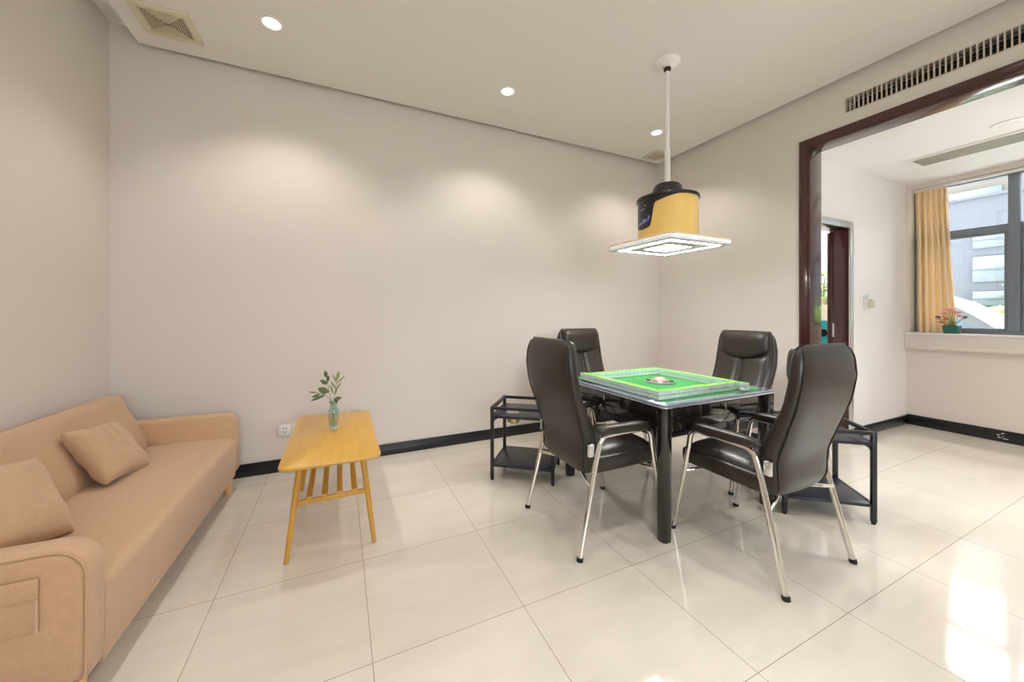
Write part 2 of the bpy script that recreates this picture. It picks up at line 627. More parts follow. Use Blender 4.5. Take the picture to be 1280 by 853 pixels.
# room beyond the doorway
b = MB()
b.box(6.6, 6.8, YA + .14, 4.3, 0, 3.0)
b.box(XR2, 6.8, 4.1, 4.3, 0, 3.0)
b.box(XW + .2, 6.8, YA, YA + .14, 0, 3.0)
struct(b.build('wall_passage', M_WHITE, smooth=False))
b = MB(); b.box(XR2, 6.8, YA + .14, 4.1, 2.7, 2.8)
struct(b.build('ceiling_passage', M_WHITE, smooth=False))
t = thing('ceiling_lamp', 'round white ceiling lamp in the room beyond the dark door', 'ceiling lamp', (5.9, 3.2, 2.7))  # unseen lamp added to brighten the room past the doorway
b = MB(); b.lathe([(.02, 0), (.20, 0), (.20, -.05), (.16, -.075), (.02, -.08)]); b.build('lamp_shade', mat('lamp_glow', (0.9, .9, .9, 1), .5, emit=(1, .98, .95, 1), estr=14), t)
# hanging plant seen through the slit
t = thing('trailing_plant', 'lime green trailing plant seen through the doorway above the teal fan', 'plant', (5.86, 2.70, 1.0))
b = MB()
for k in range(46):
    a = random.random() * 2 * PI
    r = .02 + .13 * random.random()
    z = .52 + .28 * random.random() - (0.2 if k % 5 == 0 else 0)
    p = Vector((r * math.cos(a), r * math.sin(a), z))
    d = Vector((math.cos(a), math.sin(a), -.6 + .8 * random.random())).normalized()
    sd = d.cross(Vector((0, 0, 1))).normalized()
    w = .022 + .014 * random.random()
    l = .05 + .03 * random.random()
    up = sd.cross(d) * .004
    ring0 = [p, p + d * l * .45 + sd * w, p + d * l, p + d * l * .45 - sd * w]
    b.loft([[q - up for q in ring0], [q + up for q in ring0]])
b.build('foliage', M_LIME, t)
b = MB()
for k in range(5):
    a = k * 1.26
    b.tube([(0, 0, .40), (.03 * math.cos(a), .03 * math.sin(a), .6), (.08 * math.cos(a), .08 * math.sin(a), .72)], .004, 6)
b.build('stem', M_STEM, t)
b = MB(); b.lathe([(.02, .36), (.055, .36), (.07, .46), (.065, .46), (.05, .45), (.01, .45)]); b.build('pot', M_CREAMP, t)
b = MB(); b.box(-.15, .15, -.12, .12, -1.0, .36, .01); 
cab = b.build('pedestal_cabinet', M_CREAMP, loc=(5.86, 2.70, 1.0))
tag(cab, 'cream pedestal cabinet under the lime trailing plant beyond the doorway', 'cabinet')
t = thing('stand_fan', 'teal round fan glimpsed in the gap beside the dark door leaf', 'fan', (5.47, 2.52, 0))
dirc = Vector((-.909, -.417, 0))
b = MB()
b.tube([Vector((0, 0, 1.0)) + dirc * .05, Vector((0, 0, 1.0)) + dirc * .02], .155, 28)
b.build('fan_guard', M_TEAL, t)
b = MB(); b.tube([Vector((0, 0, 1.0)) + dirc * .075, Vector((0, 0, 1.0)) + dirc * .05], .045, 20); b.build('hub', M_PANELBLK, t)
b = MB(); b.tube([(0, 0, .03), (0, 0, .86)], .016, 12); b.build('pole', M_TEAL, t)
b = MB(); b.lathe([(.02, 0), (.13, 0), (.13, .02), (.03, .035), (.02, .04)]); b.build('base', M_TEAL, t)

# ------------------------------------------------------------------ outside
M_LAWN = mat('lawn', (0.085, 0.16, 0.025, 1), 0.9, noise=0.35, nscale=3)
M_FACADE = mat('blue_grey_render', (0.040, 0.045, 0.055, 1), 0.8, noise=0.04, nscale=1)
M_BEIGE = mat('beige_render', (0.070, 0.062, 0.050, 1), 0.8, noise=0.04, nscale=1)
M_WINOUT = mat('pale_window', (0.060, 0.072, 0.080, 1), 0.85, noise=0.05)
M_TARP = mat('white_tarpaulin', (0.040, 0.044, 0.049, 1), 0.8, noise=0.05)
M_TARPB = mat('blue_tarpaulin', (0.022, 0.045, 0.062, 1), 0.6, noise=0.1)
M_PAVE = mat('pale_paving', (0.55, 0.53, 0.49, 1), 0.85, noise=0.08, nscale=1)  # out-of-view ground, made pale to bounce daylight onto the alcove ceiling
b = MB(); b.box(-30, 60, -40, 40, -.45, -.25)
lw = b.build('ground', M_PAVE, smooth=False)
lw['kind'] = 'structure'
t = thing('office_building', 'blue grey neighbouring building with pale windows outside the alcove window', 'building', (13.0, 0, -.25))
b = MB(); b.box(0, 4, -14, 9, 0, 4.08)
b.build('wall', M_FACADE, t, smooth=False)
for (y0, y1) in ((2.42, 3.13), (.6, 1.8), (-1.8, -.4), (-4, -2.6)):
    for z0, z1 in ((2.95, 3.31), (2.19, 2.76), (1.66, 1.98)):
        b = MB(); b.box(-.05, .05, y0, y1, z0, z1, .01)
        f = b.build('window', M_WINOUT, t)
        b = MB(); b.box(-.07, .0, y0, y1, z0 + (z1 - z0) * .45, z0 + (z1 - z0) * .5); b.build('window_bar', M_FACADE, f, smooth=False)
b = MB(); b.box(-.06, 4, -14, 9, 4.08, 4.14); b.build('parapet', M_FACADE, t, smooth=False)
t = thing('apartment_block', 'tall beige block rising behind the blue grey building', 'building', (22.0, 0, -.25))
b = MB(); b.box(0, 5, -26, 16, 0, 9.6); b.build('wall', M_BEIGE, t, smooth=False)
for k in range(8):
    for z in (4.7, 7.0):
        y = -11 + 2.6 * k
        b = MB(); b.box(-.08, .02, y, y + 1.3, z, z + 1.5, .01); b.build('window', M_WINOUT, t)
# clipped hedge along the foot of the building
b = MB()
random.seed(21)
for k in range(700):
    p = Vector((12.35 + random.uniform(-.28, .28), random.uniform(-4, 3.4), random.uniform(-.2, 1.2)))
    if k % 3 == 0:
        p.z = random.uniform(1.0, 1.32)
    r = random.uniform(.10, .2)
    t_ = bmesh.new()
    bmesh.ops.create_icosphere(t_, subdivisions=1, radius=r)
    for v in t_.verts:
        v.co = Vector((v.co.x, v.co.y * 1.3, v.co.z * .8)) * random.uniform(.8, 1.2) + p
    b.merge(t_)
tag(b.build('hedge', M_LAWN, ang=20), 'clipped green hedge along the foot of the blue grey building', 'hedge')
# sloping awning just outside the window
t = thing('garden_canopy', 'white and blue sloping canopy outside the window behind the flower pot', 'canopy', (8.6, 1.7, -.25))
b = MB()
prof = [(.95, 1.80), (.75, 1.73), (.55, 1.64), (.3, 1.45), (.1, 1.27), (-.2, 1.14), (-.6, 1.06)]
b.loft([[(-.25, y, z - .17), (-.25, y, z), (.9, y, z + .03), (.9, y, z)] for y, z in prof])
b.build('canopy_top', M_TARP, t, ang=60)
b = MB()
b.loft([[(-.235, y, z - .172), (-.20, y, z - .172), (-.20, y, z - .52), (-.235, y, z - .52)] for y, z in prof])
b.build('valance', M_TARPB, t, ang=60)
for y, z in ((.85, 1.60), (-.5, 1.0)):
    for x in (-.15, .8):
        b = MB(); b.tube([(x, y, 0), (x, y, z)], .02, 8); b.build('post', M_ALU, t)

# ------------------------------------------------------------------ ceiling fittings
t0 = None
DL = [(-.39, 2.74), (1.25, 2.76), (2.90, 2.75), (-.39, 1.0), (1.25, .9), (2.90, .9), (-.39, -.9), (1.25, -.9), (2.90, -.9)]
DLN = ['recessed ceiling downlight nearest the square air vent above the sofa',
       'recessed ceiling downlight between the sofa vent and the lamp pole, middle of the back row',
       'recessed ceiling downlight beside the lamp pole next to the small vent',
       'recessed ceiling downlight over the floor in front of the sofa',
       'recessed ceiling downlight over the middle of the room in front of the back row',
       'recessed ceiling downlight near the wall grille',
       'recessed ceiling downlight behind the sofa end of the room',
       'recessed ceiling downlight over the middle of the room near the front window',
       'recessed ceiling downlight near the front end of the opening']
FILL_DL = [(4.56, -.35), (4.56, -1.3)]  # unseen lamps added to brighten the alcove
DLN += ['lit downlight in the alcove ceiling next to the unlit ringed one', 'lit downlight in the alcove ceiling farthest from the curtain']
for (x, y), l in zip(DL + FILL_DL, DLN):
    alc = (x, y) in FILL_DL
    t = thing('downlight', l, 'downlight', (x, y, ZA if alc else ZP), group='downlights in the alcove ceiling' if alc else 'recessed downlights in the dropped ceiling')
    b = MB(); b.lathe([(.050, .012), (.050, -.001), (.058, -.006), (.066, -.003), (.066, 0.0)], n=28)
    b2 = MB()
    rings = [[(r * math.cos(2 * PI * k / 28), r * math.sin(2 * PI * k / 28), z) for k in range(28)] for r, z in ((.048, -.0005), (.052, -.006), (.064, -.005), (.066, 0))]
    b2.loft(rings, caps=False)
    b.bm.free()
    b2.build('trim_ring', M_PLASTIC, t)
    b = MB(); b.lathe([(.046, -.0005), (.044, -.002), (.01, -.003)], n=24); b.build('lens', M_DOWN, t)
    ld = bpy.data.lights.new('downlight_beam', 'SPOT')
    ld.energy = SPOT_W * (2.4 if alc else 1)
    ld.color = WARM
    ld.spot_size = R(122)
    ld.spot_blend = 0.6
    ld.shadow_soft_size = .04
    lo = bpy.data.objects.new('downlight_beam', ld)
    COL.objects.link(lo)
    lo.parent = t
    lo.location = (0, 0, -.012)


def square_vent(name, label, cx, cy, s, z):
    t = thing(name, label, 'air vent', (cx, cy, z), group='square air vents in the dropped ceiling')
    h = s / 2
    b = MB()
    i = h * .74
    b.box(-h, h, -h, -i, -.012, 0, .003); b.box(-h, h, i, h, -.012, 0, .003)
    b.box(-h, -i, -i, i, -.012, 0, .003); b.box(i, h, -i, i, -.012, 0, .003)
    b.build('frame', M_CREAMP, t)
    b = MB(); b.box(-i, i, -i, i, -.0012, -.0002); b.build('backing', M_DARK, t, smooth=False)
    b = MB()
    n = 8
    for k in range(n):
        q = i * (1 - k / n) - .004
        w = i / n * .42
        zz = -.010
        b.box(-q, q, -q, -q + w, zz, zz + .007); b.box(-q, q, q - w, q, zz, zz + .007)
        b.box(-q, -q + w, -q + w, q - w, zz, zz + .007); b.box(q - w, q, -q + w, q - w, zz, zz + .007)
    b.box(-.012, .012, -.012, .012, -.010, -.0015)
    b.build('louvre', M_CREAMP, t, smooth=False)
    return t


square_vent('air_vent', 'cream square louvred air vent in the ceiling corner above the sofa', -.985, 3.02, .29, ZP)
square_vent('air_vent', 'small cream square air vent in the ceiling behind the lamp pole', 3.31, 3.15, .22, ZP)

# long grille above the opening
t = thing('wall_grille', 'long beige slatted air grille on the wall above the dark opening', 'air grille', (XR, 1.5, 2.81))
b = MB()
GL = 2.1
b.box(-.004, .004, -GL, .006, -.008, 0, .001); b.box(-.004, .004, -GL, .006, .105, .113, .001)
b.box(-.004, .004, 0, .008, 0, .105, .001); b.box(-.004, .004, -GL, -GL + .008, 0, .105, .001)
b.build('frame', M_GRILLE, t)
b = MB(); b.box(.112, .119, -GL, 0, 0, .105); b.build('backing', M_DARK, t, smooth=False)
b = MB()
k = 0
y = -.024
while y > -GL + .02:
    b.box(-.003, .012, y - .0030, y + .0030, 0, .105)
    y -= .0262
b.build('vertical_vanes', M_GRILLE, t, smooth=False)
b = MB()
for z in (.021, .042, .063, .084):
    b.box(.016, .024, -GL + .008, 0, z - .0018, z + .0018)
b.build('horizontal_vanes', mat('grille_inner', (0.09, .075, .06, 1), .6, noise=.05), t, smooth=False)

# alcove ceiling: linear diffuser and unlit downlight
t = thing('linear_diffuser', 'long cream slotted air diffuser in the white alcove ceiling', 'air diffuser', (5.0, 0, ZA))
x0, x1 = -.20, .12
b = MB()
b.box(x0, x1, -1.4, 1.585, -.008, 0, .002)
b.build('frame', M_WHITE, t)
b = MB()
for k in range(11):
    x = x0 + .045 + k * .0225
    b.box(x, x + .012, -1.35, 1.53, -.014, -.008)
b.build('slat', mat('slat_grey', (.36, .34, .28, 1), .5, noise=.03), t, smooth=False)
t = thing('ceiling_downlight', 'unlit white ringed downlight in the white alcove ceiling', 'downlight', (4.56, .92, ZA))
b = MB(); b.lathe([(.02, 0), (.095, 0), (.095, -.006), (.075, -.012), (.02, -.012)], n=32); b.build('trim_ring', M_PLASTIC, t)
b = MB(); b.lathe([(.01, -.0125), (.055, -.0125), (.05, -.016), (.01, -.016)], n=28); b.build('lens', M_WHITE, t)

# outlet and switch
t = thing('wall_outlet', 'white double power outlet on the back wall behind the coffee table', 'outlet', (-.35, YB, .322))
for x, nm in ((-.043, 'socket_plate'), (.043, 'socket_plate')):
    b = MB(); b.box(x - .042, x + .042, -.010, 0, -.043, .043, .004); p = b.build(nm, M_PLASTIC, t)
    b = MB()
    for dx, dz, w, hh in ((-.008, .014, .0025, .010), (.008, .014, .0025, .010), (-.009, -.012, .0025, .009), (.009, -.012, .0025, .009), (0, -.022, .0025, .009)):
        b.box(x + dx - w, x + dx + w, -.0108, -.0098, dz - hh / 2, dz + hh / 2)
    b.build('pin_slot', M_DARK, p, smooth=False)
t = thing('dimmer_switch', 'small cream and white round dimmer on the white alcove wall', 'wall switch', (4.90, YA, 1.35))
b = MB(); b.box(-.075, .07, -.014, 0, -.066, .066, .006); b.build('plate', M_PLASTIC, t)
b = MB(); b.tube([(0.02, -.014, -.012), (0.02, -.045, -.012)], [.050, .042], 20); b.build('knob', M_CREAMP, t)
b = MB(); b.box(.013, .027, -.055, -.045, -.045, .02, .002); b.build('grip', M_PLASTIC, t)
b = MB(); b.box(-.062, -.040, -.036, -.014, .01, .078, .004); b.build('clip', M_PLASTIC, t)

# ------------------------------------------------------------------ curtain and flower pot
t = thing('curtain', 'gold pleated curtain gathered at the side of the alcove window', 'curtain', (XW + .040, 1.70, WZ0 + .004))
b = MB()
n = 132
rows = 30
HT = 2.585 - WZ0 - .004
rings = []
for j in range(rows + 1):
    v = j / rows
    z = HT * v
    wtop, wbot = .115, .142
    half = wbot + (wtop - wbot) * v ** .7
    off = -.035 * (1 - v)
    ring = []
    for k in range(n + 1):
        u = k / n
        amp = .032 + .008 * math.sin(7 * u + 1)
        if v > .93:
            amp *= 1 - (v - .93) / .07 * .55
        ph = 2 * PI * 5.5 * u + .5 * math.sin(3 * v + 5 * u)
        ring.append((amp * math.sin(ph), off + half - 2 * half * u + .006 * math.sin(2 * ph + v), z))
    rings.append(ring)
front = rings
back = [[(x + .004, y, z) for x, y, z in r] for r in rings]
b.loft(front, caps=False, closed=False)
b.loft(back, caps=False, closed=False)
b.build('drape', M_CURT, t, ang=70)
b = MB(); b.box(-.03, .03, -.12, .12, HT - .012, HT + .004, .004); b.build('heading_tape', M_CURT, t)
b = MB(); b.box(XW + .015, XW + .055, WY0 + .05, WY1 - .02, 2.590, 2.612, .003)
tag(b.build('curtain_rail', M_WHITE), 'white curtain rail along the top of the alcove window', 'curtain rail')

t = thing('potted_plant', 'pink leaved plant in a green pot on the window ledge', 'potted plant', (XW - .01, 1.535, WZ0))
b = MB()
b.loft([[(x * sx, y * sx, z) for x, y in rrect(-.035, .035, -.062, .062, .02)] for z, sx in ((0, .86), (.008, .9), (.075, 1.02), (.082, 1.04), (.084, 1.0), (.078, .93), (.07, .9))])
b.build('pot', M_POT, t)
b = MB(); b.loft([[(x * .88, y * .88, z) for x, y in rrect(-.035, .035, -.062, .062, .02)] for z in (.070, .074)]); b.build('soil', M_SOIL, t)
tips = [(.0, .085, .17, 0), (.01, .045, .215, 1), (.0, -.005, .235, 1), (-.01, -.05, .185, 1), (.02, -.075, .165, 0), (.0, .07, .115, 2), (-.015, .03, .15, 2), (.01, .02, .245, 1), (-.02, .09, .15, 1), (0, -.03, .22, 1)]
b = MB()
for (x, y, z, c2) in tips:
    b.tube([(0, .005 * (1 if y > 0 else -1), .07), (x * .5, y * .35, z * .62), (x, y, z)], [.004, .003, .002], 6)
b.build('stem', M_STEM, t)
for (x, y, z, c2) in tips:
    nm, mm = (('dark_leaf', M_LEAF), ('pink_leaf', M_PINK), ('orange_leaf', M_ORANGE))[c2]
    sy = 1 if y > 0 else -1
    for q in range(2 if c2 != 1 else 3):
        b = MB()
        d = Vector((random.uniform(-.5, .5), sy * random.uniform(.4, 1) if q < 2 else -sy * .6, random.uniform(-.35, .4))).normalized()
        p = Vector((x, y, z)) - d * .012
        sd = d.cross(Vector((1, .2, .3))).normalized()
        nrm = sd.cross(d) * .0012
        l, w = random.uniform(.035, .055), random.uniform(.008, .015)
        rg = [p, p + d * l * .35 + sd * w, p + d * l * .7 + sd * w * .7, p + d * l, p + d * l * .7 - sd * w * .7, p + d * l * .35 - sd * w]
        b.loft([[v - nrm for v in rg], [v + nrm for v in rg]])
        b.build(nm, mm, t)

# ------------------------------------------------------------------ sofa
sofa = thing('sofa', 'beige linen three seat sofa with low arms against the left wall', 'sofa', (-1.03, 2.37, 0), R(-1.3))
SL, AX = .835, .10


def soft_box(x0, x1, y0, y1, z0, z1, r, nm, m, parent, sub=0, bulge=None):
    b = MB(); b.box(x0, x1, y0, y1, z0, z1, r, 4)
    if bulge:
        for v in b.bm.verts:
            bulge(v.co)
    return b.build(nm, m, parent, ang=60)


# seat base, with a crowned top
b = MB()
nx, ny = 18, 40
sx0, sx1, sy0, sy1, z0, z1 = -.16, .365, -SL + .095, SL - .095, .125, .385
rings = []
for j in range(ny + 1):
    y = sy0 + (sy1 - sy0) * j / ny
    prof = []
    rr = .035
    top = []
    for k in range(nx + 1):
        u = k / nx
        x = sx0 + (sx1 - sx0 - rr) * u
        z = z1 + .008 * math.sin(PI * u) + .002 * math.sin(9 * y + 14 * u) * math.sin(PI * u)
        top.append((x, y, z))
    for k in range(1, 7):
        a = PI / 2 * k / 6
        top.append((sx1 - rr + rr * math.sin(a), y, z1 - rr + rr * math.cos(a)))
    top.append((sx1 - .012 * 0, y, .22))
    top.append((sx1 - .006, y, z0))
    top.append((sx0, y, z0))
    rings.append(top)
b.loft(rings)
b.build('seat', M_FABRIC, sofa, ang=60)
# tilted backrest in two halves with a fine gap
for nm, y0, y1 in (('backrest', -SL + .10, -.25), ('backrest', -.246, SL - .085)):
    b = MB()
    n = 6
    prof = [(-.10, .375), (-.098, .42)]
    for k in range(1, 10):
        u = k / 10
        prof.append((-.098 - .115 * u + .010 * math.sin(PI * u), .42 + .25 * u))
    for k in range(9):
        a = PI * k / 8
        prof.append((-.264 + .052 * math.cos(a) , .685 + .05 * math.sin(a)))
    prof += [(-.335, .40), (-.335, .14), (-.17, .14)]
    def ring(y, d):
        cx, cz = -.22, .5
        return [(cx + (x - cx) * (1 - d), y, cz + (z - cz) * (1 - d * .5)) for x, z in prof]
    e = .02
    b.loft([ring(y0, .10), ring(y0 + e * .3, .04), ring(y0 + e, 0), ring(y1 - e, 0), ring(y1 - e * .3, .04), ring(y1, .10)])
    b.build(nm, M_FABRIC, sofa, ang=60)
# arms: rounded front top corner, contrasting end panel with piping and a pocket on the near one
for s in (-1, 1):
    def outline(d):
        pts = [(-.335 + d, .14 + d), (.352 - d, .14 + d), (.366 - d, .155 + d), (.368 - d, .25)]
        r = .085 - d * .5
        for k in range(9):
            a = PI / 2 * k / 8
            pts.append((.368 - d - r + r * math.cos(a), .548 - d - r + r * math.sin(a)))
        r = .03
        for k in range(5):
            a = PI / 2 + PI / 2 * k / 4
            pts.append((-.335 + d + r + r * math.cos(a), .548 - d - r + r * math.sin(a)))
        return pts
    ya, yb = (s * SL, s * (SL - AX))
    ya2 = s * (SL - .014)
    yb2 = s * (SL - AX + .014)
    b = MB()
    b.loft([[(x, ya2 + s * .004, z) for x, z in outline(.006)], [(x, ya2 - s * .004, z) for x, z in outline(0)],
            [(x, yb2, z) for x, z in outline(0)], [(x, yb, z) for x, z in outline(.014)]])
    arm = b.build('armrest', M_FABRIC, sofa, ang=50)
    b = MB()
    b.loft([[(x, ya2 + s * .002, z) for x, z in outline(.010)], [(x, ya - s * .004, z) for x, z in outline(.014)],
            [(x, ya, z) for x, z in outline(.026)]])
    b.build('end_panel', M_FABARM, arm, ang=50)
    b = MB()
    loop = [Vector((x, ya2 + s * .006, z)) for x, z in outline(.006)]
    b.tube(loop + [loop[0]], .0035, 6, caps=False)
    b.build('piping', M_FABARM, arm)
    if s < 0:
        b = MB(); b.box(-.10, .265, ya - .006, ya + .002, .33, .47, .004); pk = b.build('pocket', M_FABARM, arm)
        b = MB(); b.box(-.105, .27, ya - .010, ya - .003, .425, .485, .004); b.build('pocket_flap', M_FABARM, pk)
        b = MB(); b.tube([(.266, ya - .007, .332), (.266, ya - .007, .425)], .004, 6); b.build('pocket_piping', M_FABRIC, pk)
for x in (.315, -.28):
    for y in (-SL + .055, SL - .085):
        b = MB(); b.tube([(x, y, .135), (x, y, 0)], [.027, .019], 16); b.build('leg', M_PINE, sofa)


def cushion(name, label, loc, rot, w, h, th, seed):
    random.seed(seed)
    b = MB()
    n = 22
    def P(i, j, s):
        u, v = -1 + 2 * i / n, -1 + 2 * j / n
        e = max(0, (1 - u ** 4)) ** .55 * max(0, (1 - v ** 4)) ** .55
        pin = 1 - .09 * (1 - abs(v)) * 0 - .07 * (abs(u) ** 2) * (1 - v * v) - 0
        pin2 = 1 - .07 * (abs(v) ** 2) * (1 - u * u)
        x = u * w / 2 * (1 - .08 * (1 - v * v) * abs(u))
        y = v * h / 2 * (1 - .08 * (1 - u * u) * abs(v))
        wr = .006 * math.sin(6 * u + 3 * v + seed) * math.sin(5 * v - 4 * u) * e + .004 * math.sin(15 * u * v + 9 * u) * e
        return Vector((x, y, s * th / 2 * e + wr))
    vs = {}
    for s in (1, -1):
        for i in range(n + 1):
            for j in range(n + 1):
                edge = i in (0, n) or j in (0, n)
                if edge and s == -1:
                    vs[(i, j, s)] = vs[(i, j, 1)]
                else:
                    vs[(i, j, s)] = b.bm.verts.new(P(i, j, s))
    for s in (1, -1):
        for i in range(n):
            for j in range(n):
                q = [vs[(i, j, s)], vs[(i + 1, j, s)], vs[(i + 1, j + 1, s)], vs[(i, j + 1, s)]]
                b.bm.faces.new(q if s > 0 else q[::-1])
    o = b.build(name, M_FABCUSH, ang=80, sub=1)
    o.location = loc
    o.rotation_euler = rot
    return tag(o, label, 'cushion', 'cushions on the sofa')


def lean(tilt, spin, yaw):
    m = Matrix.Rotation(R(yaw), 3, 'Z') @ Matrix.Rotation(R(tilt), 3, 'Y') @ Matrix.Rotation(R(90 + spin), 3, 'Z')
    return m.to_euler()


cushion('cushion', 'beige cushion leaning on the sofa back nearest the back wall', (-1.085, 2.615, .525), lean(55, -8, -3), .335, .33, .13, 1)
cushion('cushion', 'beige cushion leaning beside the sofa arm that has the pocket', (-1.085, 1.90, .56), lean(56, -12, -14), .40, .35, .14, 4)

# ------------------------------------------------------------------ coffee table
ct = thing('coffee_table', 'bamboo coffee table with slatted lower rack beside the sofa', 'coffee table', (-.037, 2.54, 0))
b = MB(); slab(b, rrect(-.235, .235, -.50, .50, .05), .480, .500, .005)
b.build('tabletop', M_BAMBOO, ct, ang=50)
b = MB()
b.bar((-.15, -.33, .468), (.15, -.33, .468), .03, .024); b.build('apron', M_BAMLEG, ct)
b = MB(); b.bar((-.15, .33, .468), (.15, .33, .468), .03, .024); b.build('apron', M_BAMLEG, ct)
for sx in (-1, 1):
    for sy in (-1, 1):
        b = MB(); b.tube([(sx * .148, sy * .345, .480), (sx * .205, sy * .415, 0.001)], [.017, .012], 14)
        b.build('leg', M_BAMLEG, ct)
for sy in (-1, 1):
    b = MB(); b.bar((-.162, sy * .378, .272), (.162, sy * .378, .272), .018, .026, .004); b.build('crossbar', M_BAMLEG, ct)
for k in range(4):
    x = -.108 + .072 * k
    b = MB(); b.box(x - .0145, x + .0145, -.385, .385, .284, .296, .003); b.build('slat', M_BAMBOO, ct)

# vase with sprigs
v = thing('glass_vase', 'small teal glass vase standing on the bamboo coffee table', 'vase', (-.037, 2.60, .501))
b = MB()
prof = [(.022, 0), (.030, .004), (.036, .05), (.043, .09), (.040, .12), (.026, .148), (.022, .158), (.030, .172), (.040, .182), (.036, .180), (.026, .170), (.019, .158), (.023, .146), (.036, .118), (.039, .09), (.032, .05), (.026, .012), (.004, .010)]
b.lathe([(r * .76, z) for r, z in prof], n=28)
b.build('vessel', M_GLASSV, v, ang=60)


def leafpoly(b, p, d, l, w, bend=.0):
    d = Vector(d).normalized()
    sd = d.cross(Vector((-.4, -.9, .25)))
    sd = sd.normalized()
    nn = Vector((-.4, -.9, .25)) if False else sd.cross(d)
    q = nn * .0009
    pts = []
    for k in range(7):
        u = k / 6
        pts.append((p + d * l * u, w * math.sin(PI * min(1, u * .95 + .05)) ** .8))
    rg = [c + sd * ww for c, ww in pts] + [c - sd * ww for c, ww in pts[::-1][1:-1]]
    b.loft([[x - q for x in rg], [x + q for x in rg]])


RT = Vector((.906, -.4234, 0)); UP = Vector((0, 0, 1)); FWD = Vector((.4234, .906, 0))
sprigs = [
    ('leafy_sprig', 'broad leaved olive sprig standing tallest at the left of the teal vase', M_LEAF, [(-.02, .20), (-.035, .28), (-.045, .33)],
     [(-.03, .235, -1, .5, .072, .020), (-.038, .29, -.9, .35, .062, .013), (-.04, .305, .3, .8, .045, .011), (-.045, .33, -.35, 1, .048, .012)]),
    ('drooping_sprig', 'narrow leaved sprig drooping sideways from the teal vase', M_LEAF, [(-.02, .19), (-.06, .225), (-.115, .235)],
     [(-.05, .222, -1, -.42, .095, .009), (-.085, .225, -1, -.38, .072, .008), (-.11, .235, -1, .15, .045, .004), (0.0, .19, 1, .25, .05, .012), (.005, .185, .9, -.1, .03, .010)]),
    ('feathery_sprig', 'pale feathery sprig rising at the right of the teal vase', M_LEAFPALE, [(.0, .19), (.015, .28), (.02, .345)],
     [(.005, .22, .5, 1, .06, .006), (.01, .25, .7, 1, .06, .006), (.012, .26, -.45, 1, .06, .006), (.016, .29, .8, .8, .075, .005), (.018, .30, -.3, 1, .06, .006), (.02, .33, .1, 1, .045, .006), (.02, .31, .45, 1, .07, .006), (.0, .225, -.5, 1, .07, .006)]),
]
for nm, lb, mm, path, lv in sprigs:
    t = thing(nm, lb, 'sprig', (-.037, 2.60, .515), group='sprigs in the teal vase')
    b = MB(); b.tube([Vector((0, 0, .0))] + [Vector((0, 0, .13)) + RT * path[0][0] * .2] + [RT * x + UP * (z - .014) for x, z in path], .0018, 6); b.build('stem', M_STEM, t)
    b = MB()
    for i, (x, z, dx, dz, l, w) in enumerate(lv):
        leafpoly(b, RT * x + UP * (z - .014), RT * dx + UP * dz + FWD * (.25 if i % 2 else -.25), l, w)
    b.build('leaves', mm, t)

# ------------------------------------------------------------------ mahjong table
TX, TY, TH = 2.060, 1.925, .495
mt = thing('mahjong_table', 'black four legged mahjong table with green felt under the hanging lamp', 'table', (TX, TY, 0))
b = MB(); slab(b, rrect(-TH, TH, -TH, TH, .035), .732, .748, .004); b.build('tabletop', M_GLASSRIM, mt, ang=50)
b = MB(); slab(b, rrect(-TH - .002, TH + .002, -TH - .002, TH + .002, .037), .727, .733, .002); b.build('edge_band', M_SILVER, mt, ang=50)
b = MB(); b.box(-TH + .062, TH - .062, -TH + .062, TH - .062, .745, .7505, .002); b.build('felt', M_FELT, mt)
b = MB()
b.box(-TH + .03, TH - .03, -TH + .03, TH - .03, .585, .728, .01)
b.build('apron', M_GLOSSBLK, mt)
b = MB(); b.box(-.30, .30, -.30, .30, .47, .585, .02); b.build('machine_housing', M_BLKLAM, mt)
for k in range(4):
    Mk = Matrix.Rotation(PI / 2 * k, 4, 'Z')
    b = MB(); b.box(-.16, .16, -TH + .022, -TH + .031, .645, .715, .003, 2, Mk); dr = b.build('drawer', M_GLOSSBLK, mt)
    b = MB(); b.tube([Mk @ Vector((0, -TH + .022, .70)), Mk @ Vector((0, -TH + .004, .70))], .005, 10)
    b.tube([Mk @ Vector((0, -TH + .004, .708)), Mk @ Vector((0, -TH + .004, .670))], [.005, .007], 10)
    b.build('drawer_pull', M_CHROME, dr)
    poly = [(x, y) for x, y in rrect(-TH + .002, -TH + .080, -TH + .002, -TH + .080, .030)]
    b = MB()
    b.loft([[Mk @ Vector((x, y, z)) for x, y in [((px + TH - .041) * sc - TH + .041, (py + TH - .041) * sc - TH + .041) for px, py in poly]] for z, sc in ((0.0, .80), (.012, .86), (.58, .90), (.60, 1.0), (.728, 1.0))])
    b.build('leg', M_GLOSSBLK, mt)
# dice console in the middle
b = MB(); b.lathe([(.01, .7505), (.105, .7505), (.105, .756), (.095, .760), (.01, .760)], n=36); dc = b.build('dice_console', mat('console_grey', (.16, .17, .18, 1), .3, noise=.05), mt)
b = MB(); b.lathe([(.05, .760), (.05, .766), (.040, .780), (.02, .788), (.004, .790)], n=24); b.build('dice_dome', mat('rose_dome', (.50, .30, .28, 1), .15, noise=.05), dc)
for k in range(4):
    a = PI / 4 + PI / 2 * k
    b = MB(); b.tube([(.076 * math.cos(a), .076 * math.sin(a), .758), (.076 * math.cos(a), .076 * math.sin(a), .766)], .016, 14)
    b.build('wind_button', [M_PINK, M_PANELBLK, M_PLASTIC, M_PANELBLK][k], dc)

